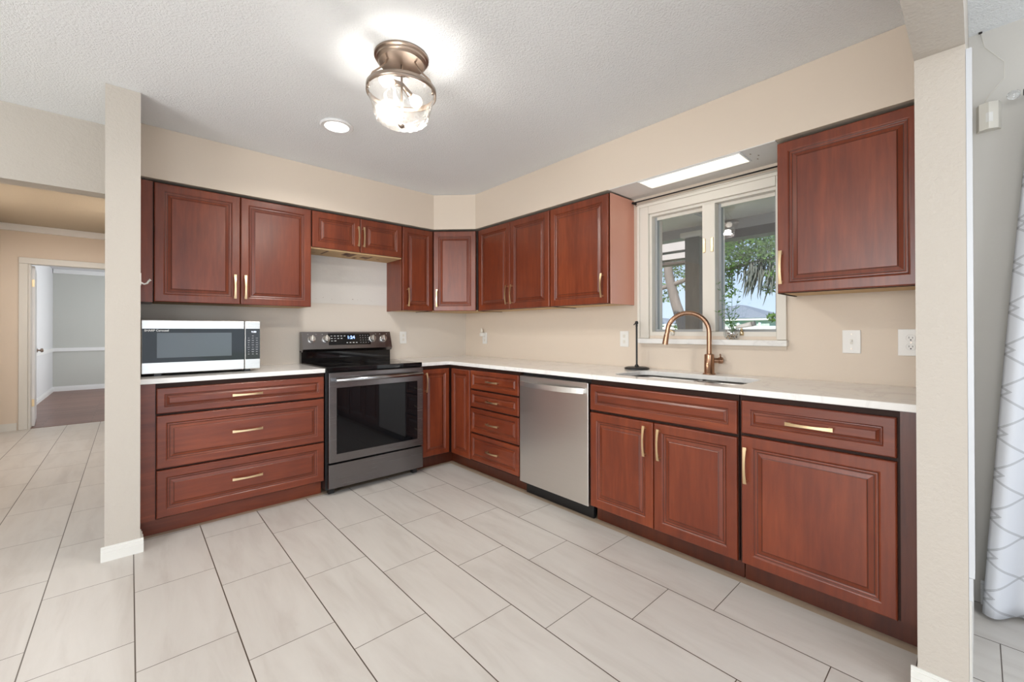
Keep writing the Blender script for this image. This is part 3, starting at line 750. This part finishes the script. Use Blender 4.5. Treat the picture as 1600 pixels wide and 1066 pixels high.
# ------------------------------------------------------------------ kitchen window
wi = bpy.data.objects.new('window_1', None); col.objects.link(wi); struct(wi, 'double casement window over the sink')
b = MB(); fm = M['frame']
b.box(-.020, -.001, -2.245, -2.160, 1.141, 2.105, fm, .003); b.box(-.030, -.0205, -2.180, -2.160, 1.141, 2.105, fm, .002)
b.box(-.020, -.001, -3.100, -3.050, 1.141, 2.105, fm, .003)
b.box(-.0205, -.001, -3.049, -2.246, 2.030, 2.105, fm, .003); b.box(-.030, -.021, -3.100, -2.181, 2.085, 2.105, fm, .002)
b.build('casing', wi)
b = MB()
b.box(-.0008, .149, -2.262, -2.2355, 1.1605, 2.0295, fm); b.box(-.0008, .149, -3.0645, -3.045, 1.1605, 2.0295, fm)
b.box(-.0008, .149, -3.0445, -2.2625, 2.012, 2.0295, fm); b.box(-.0008, .149, -3.0445, -2.2625, 1.1605, 1.188, fm)
b.box(-.012, .149, -2.706, -2.625, 1.1885, 2.0115, fm, .004)
b.build('window_frame', wi)
for y0, y1 in ((-2.6245, -2.2625), (-3.0445, -2.7065)):
    b = MB(); g = M['gasket']; t = .016; x0, x1 = .045, .075
    b.box(x0, x1, y0, y0+t, 1.1885, 2.0115, g); b.box(x0, x1, y1-t, y1, 1.1885, 2.0115, g)
    b.box(x0, x1, y0+t, y1-t, 1.1885, 1.1885+t, g); b.box(x0, x1, y0+t, y1-t, 2.0115-t-.006, 2.0115, M['frame'])
    b.build('sash', wi)
    MB().box(.058, .062, y0+t, y1-t, 1.1885+t, 2.005-t, M['glass']).build('pane', wi)
for y in (-2.640, -2.690):
    MB().box(-.020, -.0122, y-.008, y+.008, 1.70, 1.79, M['brass'], .002).build('latch', wi)
# crank handles
for y, big in ((-2.42, 0), (-2.86, 1)):
    mb = MB(); mb.lathe([(.012, 0), (.012, .02), (.008, .03)], M['ivory'] if not big else M['brass'], (-.004, y, 1.165), n=14)
    if big: mb.tube([(-.010, y+.03, 1.215), (-.012, y-.06, 1.235)], [.010, .016], M['white'], n=12); mb.tube([(-.012, y-.061, 1.235), (-.012, y-.078, 1.24)], .015, M['gasket'], n=12); mb.tube([(-.004, y, 1.19), (-.010, y, 1.222)], .006, M['brass'], n=8)
    else: mb.tube([(-.006, y-.012, 1.185), (-.012, y+.03, 1.205)], .007, M['brass'], n=10)
    mb.build('crank', wi)
sill = MB().box(-.045, .0, -3.108, -2.170, 1.105, 1.139, M['marble'], .004)
sill.box(-.001, .044, -3.04, -2.263, 1.161, 1.1612, M['marble']) if 0 else None
struct(sill.build('trim_window_sill'), 'white marble window sill')
sbox('trim_sill_apron', -.012, -.0005, -3.100, -2.180, 1.085, 1.1045, M['wall'])
# curtain rods over the window
t = thing('cafe_rod', 'thin black curtain rod across the top of the kitchen window', 'curtain rod', (-.045, -2.13, 2.128))
MB().tube([(0, 0, 0), (0, -.99, 0)], .0045, M['blackiron'], n=10).build('rod', t)
MB().box(-.006, .044, -.012, -.004, -.007, .008, M['blackiron']).build('bracket', t)
t = thing('cafe_rod', 'cream curtain rod just below the black one over the kitchen window', 'curtain rod', (-.036, -2.14, 2.108))
MB().tube([(0, 0, 0), (0, -.98, 0)], .004, M['ivory'], n=10).build('rod', t)
MB().box(-.004, .0335, -.022, -.016, -.006, .003, M['nickel']).build('bracket', t)
# recessed fluorescent in the soffit above the window
t = thing('soffit_light', 'flat rectangular light panel in the soffit above the window', 'ceiling light', (0, 0, SZ))
MB().box(-.315, -.140, -2.965, -2.340, -.0085, -.005, M['trim_w']).build('frame', t)
MB().box(-.305, -.150, -2.955, -2.350, -.0105, -.009, M['diffuser']).build('diffuser', t)
struct(MB().box(-.324, -.001, -3.135, -2.120, SZ-.0045, SZ-.0005, M['ceiling_smooth']).build('trim_soffit_underside'), 'white painted underside of the soffit above the window')
b = MB()
for dx_, dy_ in ((-.25, -2.995), (-.20, -3.02), (-.15, -3.00)): b.box(dx_, dx_+.012, dy_, dy_+.006, SZ-.0065, SZ-.005, M['nickel'])
tag(b.build('old_screw_marks'), 'small screw marks in the soffit beside the light panel', 'marks', kind='stuff')

# succulent bowl with sprig on the sill
v = thing('bowl_planter', 'small glass bowl of brown pebbles with a thin green sprig on the window sill', 'plant', (-.022, -2.812, 1.1395))
MB().lathe([(.026, 0), (.042, .012), (.050, .034), (.046, .056), (.038, .066)], M['vase'], n=24, cap=False).build('glass_bowl', v)
b = MB()
for k in range(60):
    a, r2 = random.uniform(0, 6.28), random.uniform(0, .032)**1; z = random.uniform(.003, .036); s_ = random.uniform(.004, .007)
    b.box(r2*math.cos(a)-s_/2, r2*math.cos(a)+s_/2, r2*math.sin(a)-s_/2, r2*math.sin(a)+s_/2, z, z+s_, random.choice([M['pebble'], M['dark'], M['ply']]), .001, 1)
b.build('pebbles', v)
stem, lf = MB(), MB()
for q in range(7):
    a = random.uniform(0, 6.28); h = (.42, .33, .27, .22, .18, .15, .12)[q]; lean = .01+.05*random.random()*(q > 0)
    pth = [(math.cos(a)*lean*(j/8)**1.5, math.sin(a)*lean*2*(j/8)**1.5, .02+h*j/8) for j in range(9)]
    stem.tube(pth, [.0018*(1-.09*j) for j in range(9)], M['leaf2'], n=5)
    for j in range(2, 9):
        for s_ in range(5):
            p = Vector(pth[j]); aa = random.uniform(0, 6.28); L = random.uniform(.012, .03)
            e = p+Vector((math.cos(aa)*L*.5, math.sin(aa)*L, random.uniform(-.002, .02)))
            sd_ = Vector((0, .0018, .0022)); lf.quad([p, (p+e)/2+sd_, e, (p+e)/2-sd_], M['leaf2'])
stem.build('stems', v); lf.build('leaves', v)

# ------------------------------------------------------------------ plates on the walls
def plate(name, label, cat, loc, rz, kind, w=.072, h=.118):
    t = thing(name, label, cat, loc, rz)
    MB().box(-w/2, w/2, -.006, 0, -h/2, h/2, M['white'], .002).build('plate', t)
    if kind == 'toggle':
        MB().box(-.006, .006, -.0075, -.0062, -.013, .013, M['ivory']).build('toggle_slot', t)
        MB().box(-.004, .004, -.016, -.0076, -.001, .009, M['white'], .001).build('toggle', t)
        for z in (-.038, .038): MB().lathe([(.003, 0), (.003, -.001)], M['nickel'], (0, -.0062, z), axis='y', n=10).build('screw', t)
    if kind == 'duplex':
        for z in (-.021, .021):
            r2 = MB().lathe([(.0175, -.0061), (.0175, -.0085), (.016, -.009)], M['white'], (0, 0, z), axis='y', n=20).build('receptacle', t)
            MB().box(-.0075, -.0055, -.0096, -.0091, z-.002, z+.007, M['slot']).box(.0055, .0075, -.0096, -.0091, z-.002, z+.006, M['slot']).box(-.0025, .0025, -.0096, -.0091, z-.011, z-.006, M['slot']).build('slots', r2)
        MB().lathe([(.003, 0), (.003, -.001)], M['nickel'], (0, -.0062, 0), axis='y', n=10).build('screw', t)
    if kind == 'rocker':
        for z in (-.021, .021): MB().box(-.010, .010, -.0085, -.0062, z-.012, z+.012, M['ivory'], .001).build('receptacle', t)
    return t
plate('wall_outlet', 'white outlet plate on the back wall right of the range', 'outlet', (-.764, -.0005, 1.132), 0, 'rocker')
plate('wall_outlet', 'white outlet plate between the corner and the sink, left of the paper towel holder', 'outlet', (-.0005, -2.035, 1.134), R(-90), 'rocker')
plate('light_switch', 'white toggle switch plate right of the kitchen window', 'light switch', (-.0005, -3.388, 1.137), R(-90), 'toggle', .075, .12)
plate('wall_outlet', 'large white two-socket outlet plate beside the right wall stub', 'outlet', (-.0005, -3.612, 1.137), R(-90), 'duplex', .092, .128)
plate('wall_outlet', 'white outlet plate on the right wall nearest the room corner', 'outlet', (-.0005, -.345, 1.12), R(-90), 'rocker')
t = thing('plug_in_freshener', 'small white plug-in air freshener in the outlet by the room corner', 'air freshener', (-.0085, -.335, 1.145), R(-90))
MB().box(-.018, .018, -.045, -.001, -.005, .030, M['white'], .006).build('housing', t)
MB().lathe([(.012, 0), (.014, .02), (.010, .04), (.006, .05)], M['ivory'], (0, -.028, .030), n=14).build('bottle', t)
hk = thing('wall_hook', 'white curved hook on the inner side of the left wall stub', 'hook', (-2.7275, -.52, 1.49))
MB().box(0, .006, -.012, .012, -.02, .05, M['white'], .002).build('hook_plate', hk)
MB().tube([(.005, 0, -.005), (.018, -.004, -.014), (.032, -.008, -.008), (.040, -.01, .008), (.047, -.012, .014)], [.005, .005, .005, .005, .007], M['white'], n=10).build('hook_arm', hk, smooth=60)

# motion sensor with wire on the dining wall
t = thing('motion_sensor', 'white corner motion sensor with a hanging wire beside the curtain', 'sensor', (-.001, -3.862, 2.06))
MB().prism([(0, -.036), (-.030, -.028), (-.042, 0), (-.030, .028), (0, .036)], 0, .115, M['ivory']).build('housing', t)
MB().prism([(-.031, -.022), (-.0435, -.001), (-.031, .022)], .03, .07, M['white']).build('lens', t)
MB().tube([(-.004, .02, .11), (-.012, .0, .15), (-.012, -.045, .21), (-.010, -.045, .28), (-.006, .01, .37), (-.004, .022, .438)], .0012, M['ivory'], n=6).build('wire', t)
MB().lathe([(.006, 0), (.006, -.004)], M['dark'], (-.010, .022, .4385), n=10).build('wire_hole', t)

# curtain and its rod
t = thing('curtain_rod', 'curtain rod with a clear crystal finial at the top right', 'curtain rod', (-.10, -3.955, 2.155))
MB().tube([(0, -.035, 0), (0, -2.6, 0)], .011, M['blackiron'], n=12).build('rod', t)
MB().lathe([(.004, .0), (.013, -.004), (.019, -.016), (.017, -.03), (.010, -.037)][::-1], M['crystal'], (0, .045, 0), axis='y', n=8).build('finial', t)
MB().lathe([(.012, .006), (.014, .0), (.014, -.016), (.011, -.03)], M['blackiron'], (0, -.005, 0), axis='y', n=14).build('collar', t)
MB().box(-.01, .099, -.20, -.185, -.012, .012, M['blackiron']).build('bracket', t)
mb = MB(); nu, nv = 150, 40; i = mb.mi(M['curtain']); grid = []
uvl = mb.bm.loops.layers.uv.new('UVMap'); uvd = {}
for a in range(nu+1):
    rowv = []
    for c_ in range(nv+1):
        s_ = a/nu; h_ = c_/nv; z = 2.135-(2.135-.015)*h_
        left = -3.985+.150*h_**.8; y = left-(1.05+.18*h_)*s_
        amp = .012+.030*h_; ph = s_*44+.6*math.sin(s_*9)+.4*h_
        x = -.100-amp*math.sin(ph)-.012*math.sin(s_*17+h_*2)
        x = min(x, -.035)
        vv = mb.bm.verts.new((x, y, z)); uvd[vv] = (s_*2.0, h_*2.12); rowv.append(vv)
    grid.append(rowv)
for a in range(nu):
    for c_ in range(nv):
        f = mb.bm.faces.new((grid[a][c_], grid[a+1][c_], grid[a+1][c_+1], grid[a][c_+1])); f.material_index = i; f.smooth = True
        for l in f.loops: l[uvl].uv = uvd[l.vert]
cu_ = mb.build('curtain')
md = cu_.modifiers.new('thickness', 'SOLIDIFY'); md.thickness = .0015
tag(cu_, 'long pale grey curtain with a dark trellis line pattern', 'curtain')

# ------------------------------------------------------------------ ceiling lights
t = thing('ceiling_fixture', 'semi-flush ceiling light with rippled glass bowl and bronze ring', 'ceiling light', (-1.812, -1.990, ZC), R(20))
MB().lathe([(.125, -.0005), (.125, -.010), (.116, -.014), (.116, -.024), (.108, -.028), (.104, -.034), (.0, -.036)], M['nickel'], n=48).build('canopy', t, smooth=35)
RZ = -.165
mb = MB(); mb.lathe([(.158, RZ+.012), (.162, RZ+.012), (.162, RZ-.014), (.158, RZ-.014), (.158, RZ+.012)], M['nickel'], n=64, cap=False)
for a in (R(40), R(160), R(280)):
    mb.tube([(.160*math.cos(a), .160*math.sin(a), RZ-.010), (.166*math.cos(a), .166*math.sin(a), RZ-.035)], .003, M['nickel'], n=8)
    mb.lathe([(.006, -.006), (.006, .006)], M['nickel'], (.166*math.cos(a), .166*math.sin(a), RZ-.035), n=10)
mb.build('ring', t)
for a in (R(42), R(162), R(282)):
    cx, cy = math.cos(a), math.sin(a)
    MB().tube([(.070*cx, .070*cy, -.034), (.082*cx, .082*cy, -.060), (.110*cx, .110*cy, -.095), (.145*cx, .145*cy, -.130), (.158*cx, .158*cy, RZ+.008)], .0042, M['nickel'], n=8).build('arm', t, smooth=60)
MB().tube([(0, 0, -.035), (0, 0, -.318)], .005, M['nickel'], n=10).build('stem', t)
MB().lathe([(.004, -.312), (.014, -.318), (.016, -.326), (.009, -.334), (.004, -.338)], M['nickel'], n=16).build('finial', t)
for s_ in (-1, 1):
    sk_ = MB().tube([(0, 0, -.13), (s_*.035, 0, -.14), (s_*.060, 0, -.150)], [.012, .012, .015], M['nickel'], n=12).build('socket', t)
    MB().lathe([(.012, 0), (.016, .012), (.028, .034), (.030, .048), (.024, .064), (.004, .074)], M['bulb'], (0, 0, 0), n=18).build('bulb', sk_, (s_*.060, 0, -.150), (0, R(s_*105), 0))
mb = MB(); prof = [(.155, RZ), (.150, RZ-.02), (.143, RZ-.05), (.130, RZ-.085), (.124, RZ-.110), (.116, RZ-.130), (.095, RZ-.148), (.06, RZ-.156), (.012, RZ-.158)]
i = mb.mi(M['shade']); n = 56; rings = []
for r2, h in prof:
    rings.append([mb.bm.verts.new(((r2+.0050*math.sin(k*1.9+h*90)*(r2 > .03))*math.cos(2*math.pi*k/n), (r2+.0050*math.sin(k*1.9+h*90)*(r2 > .03))*math.sin(2*math.pi*k/n), h+.002*math.sin(k*2.3+r2*120))) for k in range(n)])
for a, b2 in zip(rings, rings[1:]):
    for k in range(n):
        f = mb.bm.faces.new((a[k], a[(k+1) % n], b2[(k+1) % n], b2[k])); f.material_index = i; f.smooth = True
mb.build('glass_shade', t)
light('fixture_lamp', 'POINT', (-1.812+.085*math.cos(R(20)), -1.990+.085*math.sin(R(20)), ZC-.245), 2.2, (1, .95, .88), .03)
light('fixture_lamp', 'POINT', (-1.812-.085*math.cos(R(20)), -1.990-.085*math.sin(R(20)), ZC-.245), 2.2, (1, .95, .88), .03)
for s_ in (-1, 1):
    dl = light('fixture_bulb_glow', 'AREA', (-1.812+s_*.075*math.cos(R(20)), -1.990+s_*.075*math.sin(R(20)), ZC-.262), 6, (1, .95, .88), (.09, .09))
    dl.data.shape = 'ELLIPSE'
def can_light(x, y, label, power):
    t = thing('recessed_light', label, 'ceiling light', (x, y, ZC), group=None)
    MB().lathe([(.098, -.0005), (.100, -.006), (.092, -.012), (.072, -.010), (.072, -.0005)], M['trim_w'], n=40, cap=False).build('trim_ring', t, smooth=40)
    MB().lathe([(.0715, -.001), (.0715, -.008), (.0, -.009)], M['led'], n=40).build('lens', t)
    light('recessed_lamp', 'AREA', (x, y, ZC-.014), power, (1, .96, .90), (.12, .12), spread=R(150)); return t
can_light(-1.800, -1.105, 'round recessed ceiling light glowing white near the left wall stub', 6)
for k, (x, y) in enumerate(((-1.6, -5.2), (-3.6, -5.2), (-5.2, -2.4), (-5.2, -5.0))):
    t = can_light(x, y, 'added unseen recessed ceiling light in the living area behind the viewpoint', 4); t['group'] = 'added recessed lights of the living area'  # unseen ceiling lights added to lift the room brightness
light('hall_fill', 'AREA', (-3.35, 2.3, ZC-.02), 24, (.97, .96, .95), (.5, .5))  # added fill in place of window light from the left
light('far_room_daylight', 'AREA', (-1.6, 6.6, 1.4), 40, (.93, .95, .93), (1.6, 1.3), rot=(0, R(90), 0))

# ------------------------------------------------------------------ outside
GZ = -.15
tag(MB().box(.2, 60, -30, 40, GZ-.1, GZ, M['grass']).build('lawn'), 'green lawn outside the window', 'lawn', kind='structure')
sbox('porch_slab', .16, 3.4, -9, 6, GZ, GZ+.08, M['porch'])
t = thing('porch', 'covered porch roof with ceiling and edge beams outside the kitchen window', 'porch', (0, 0, 0))
MB().box(.16, 3.45, -9, 6, 2.68, 2.78, M['porch']).build('ceiling', t)
MB().box(3.2, 3.42, -9, -1.34, 2.43, 2.545, M['beam_d']).build('dark_beam', t)
MB().box(3.2, 3.42, -9, 6, 2.546, 2.679, M['beam_l']).build('edge_beam', t)
for k in range(7): MB().box(.4, 3.19, -6+k*1.5, -5.94+k*1.5, 2.655, 2.679, M['beam_l']).build('joist', t)
p_ = thing('porch_post', 'thick weathered post with a flared capital seen through the left pane', 'post', (3.02, -1.205, GZ+.08))
MB().box(-.10, .10, -.10, .10, 0, 2.54, M['postw'], .01).build('shaft', p_)
MB().box(-.15, .15, -.15, .15, 2.541, 2.615, M['porch'], .02).build('capital', p_)
t = thing('pergola', 'grey sloping pergola beams beyond the porch in the left pane', 'pergola', (5.4, 0, 0))
for k, (z, m2, hh) in enumerate(((2.80, 'beam_l', .17), (2.64, 'beam_l', .11), (2.54, 'beam_d', .05))):
    MB().box(-.05+k*.02, .25, .02, 3.2, z, z+hh, M[m2]).build('beam', t)
MB().box(-.0, .16, 3.0, 3.16, GZ, 2.539, M['beam_l']).build('pergola_post', t)
def crown(mb, cx, cy, cz, rx, ry, rz, n, m, size=.09, hollow=.4):
    for _ in range(n):
        while True:
            p = Vector((random.uniform(-1, 1), random.uniform(-1, 1), random.uniform(-1, 1)))
            if hollow < p.length < 1: break
        c0 = Vector((cx+p.x*rx, cy+p.y*ry, cz+p.z*rz)); s_ = size*random.uniform(.5, 1.2)
        a = Vector((random.uniform(-1, 1), random.uniform(-1, 1), random.uniform(-1, 1))).normalized(); b_ = a.orthogonal().normalized()
        mb.quad([c0-a*s_, c0+b_*s_*.45, c0+a*s_, c0-b_*s_*.45], m)
# oak with moss: right pane
t = thing('oak_tree', 'large oak tree with hanging grey moss seen through the right pane', 'tree', (12.0, 1.0, GZ))
MB().tube([(.3, 2.1, 0), (.3, 2.0, 1.8), (.2, 1.8, 3.4), (0, .8, 4.2), (-.2, -.4, 4.5)], [.34, .30, .24, .15, .08], M['bark'], n=10).build('trunk', t, smooth=60)
MB().tube([(.2, 1.7, 3.2), (0, 1.0, 3.35), (-.1, 0, 3.5), (-.1, -1.2, 3.6)], [.10, .07, .05, .03], M['bark'], n=8).build('branch', t, smooth=60)
b = MB()
for cx, cy, cz, rr_, nn in ((0, 0, 4.0, .9, 1500), (-.1, .75, 3.7, .75, 1300), (.0, -.75, 3.85, .8, 1400), (-.1, .95, 3.0, .45, 330), (0, .75, 2.65, .30, 120), (-.1, -.75, 3.1, .40, 300), (.1, -.45, 2.7, .28, 130), (.0, -.55, 1.75, .17, 90), (.2, .1, 4.8, 1.6, 1500)):
    crown(b, cx, cy, cz, rr_, rr_, rr_*.75, nn, M['leaf'] if random.random() < .7 else M['leaf2'], .075)
b.build('foliage', t)
b = MB()
for k in range(90):
    y0 = random.gauss(-.18, .24) if k < 70 else random.uniform(-1.0, .9); x0 = random.uniform(-.4, .3); L = random.uniform(.3, 1.15)*(1 if k < 70 else .5); z0 = random.uniform(3.2, 3.6)
    sw = random.uniform(-.02, .22)
    pth = [(x0+random.uniform(-.02, .02), y0+sw*(j/8)**2+random.uniform(-.015, .015), z0-L*j/8) for j in range(9)]
    b.tube(pth, [.006, .018, .026, .020, .028, .018, .020, .012, .003], M['moss'], n=4)
b.build('hanging_moss', t)
t = thing('shade_tree', 'leaning tree with a grey trunk seen through the left pane', 'tree', (7.2, 1.25, GZ))
MB().tube([(0, -.45, 0), (.05, -.30, 1.3), (0, -.08, 2.0), (0, .10, 2.7), (0, .2, 3.8)], [.16, .15, .12, .11, .08], M['bark'], n=10).build('trunk', t, smooth=60)
MB().tube([(0, .6, 2.35), (0, .0, 2.48), (0, -.5, 2.62), (.1, -1.1, 2.85)], [.05, .06, .05, .03], M['bark'], n=8).build('branch', t, smooth=60)
b = MB()
for cx, cy, cz, rr_, nn in ((.4, .1, 3.7, .8, 900), (.3, -.35, 2.6, .38, 260), (.3, .35, 2.35, .36, 260), (.3, -.25, 3.0, .45, 300), (.3, .35, 2.9, .40, 260)): crown(b, cx, cy, cz, rr_, rr_, rr_*.8, nn, M['leaf2'], .06)
b.build('foliage', t)
t = thing('garden_shrub', 'dark green shrub outside behind the faucet arch', 'shrub', (8.4, 1.45, GZ))
MB().tube([(0, 0, 0), (0, 0, .5)], .03, M['bark'], n=6).build('stem', t)
b = MB(); crown(b, 0, 0, 1.05, .5, .42, .72, 1300, M['leaf'], .05, .1); b.build('foliage', t)
def house(loc, w, d, h, rh, label):
    t = thing('neighbour_house', label, 'house', loc)
    MB().box(-d, d, -w, w, 0, h-.15, M['stucco']).build('wall', t)
    MB().box(-d-.25, d+.25, -w-.25, w+.25, h-.149, h, M['vinyl']).build('fascia', t)
    mb = MB(); i = mb.mi(M['roof']); e = .3
    A = [mb.bm.verts.new(p) for p in ((-d-e, -w-e, h+.001), (d+e, -w-e, h+.001), (d+e, w+e, h+.001), (-d-e, w+e, h+.001))]; B = [mb.bm.verts.new(p) for p in ((-d*.1, .2, h+rh), (d*.5, .2, h+rh))]
    for f in ((A[0], A[1], B[1], B[0]), (A[1], A[2], B[1]), (A[2], A[3], B[0], B[1]), (A[3], A[0], B[0]), (A[3], A[2], A[1], A[0])): mb.bm.faces.new(f)
    mb.build('roof', t)
house((30, 7.6, GZ), 2.5, 2.6, 2.15, 1.05, 'distant single-storey house with a grey hip roof in the right pane')
house((40, 19.2, GZ), 2.6, 2.6, 2.0, .7, 'far-off low house with a grey roof at the bottom left of the left pane')
t = thing('vinyl_fence', 'white vinyl fence at the back of the yard', 'fence', (20, 0, GZ))
MB().box(0, .05, -8, 16, .15, 1.55, M['vinyl']).build('panels', t)
for k in range(24):
    MB().box(-.05, .07, -7.5+k*.98, -7.4+k*.98, 0, 1.72, M['vinyl'], .02).build('fence_post', t)
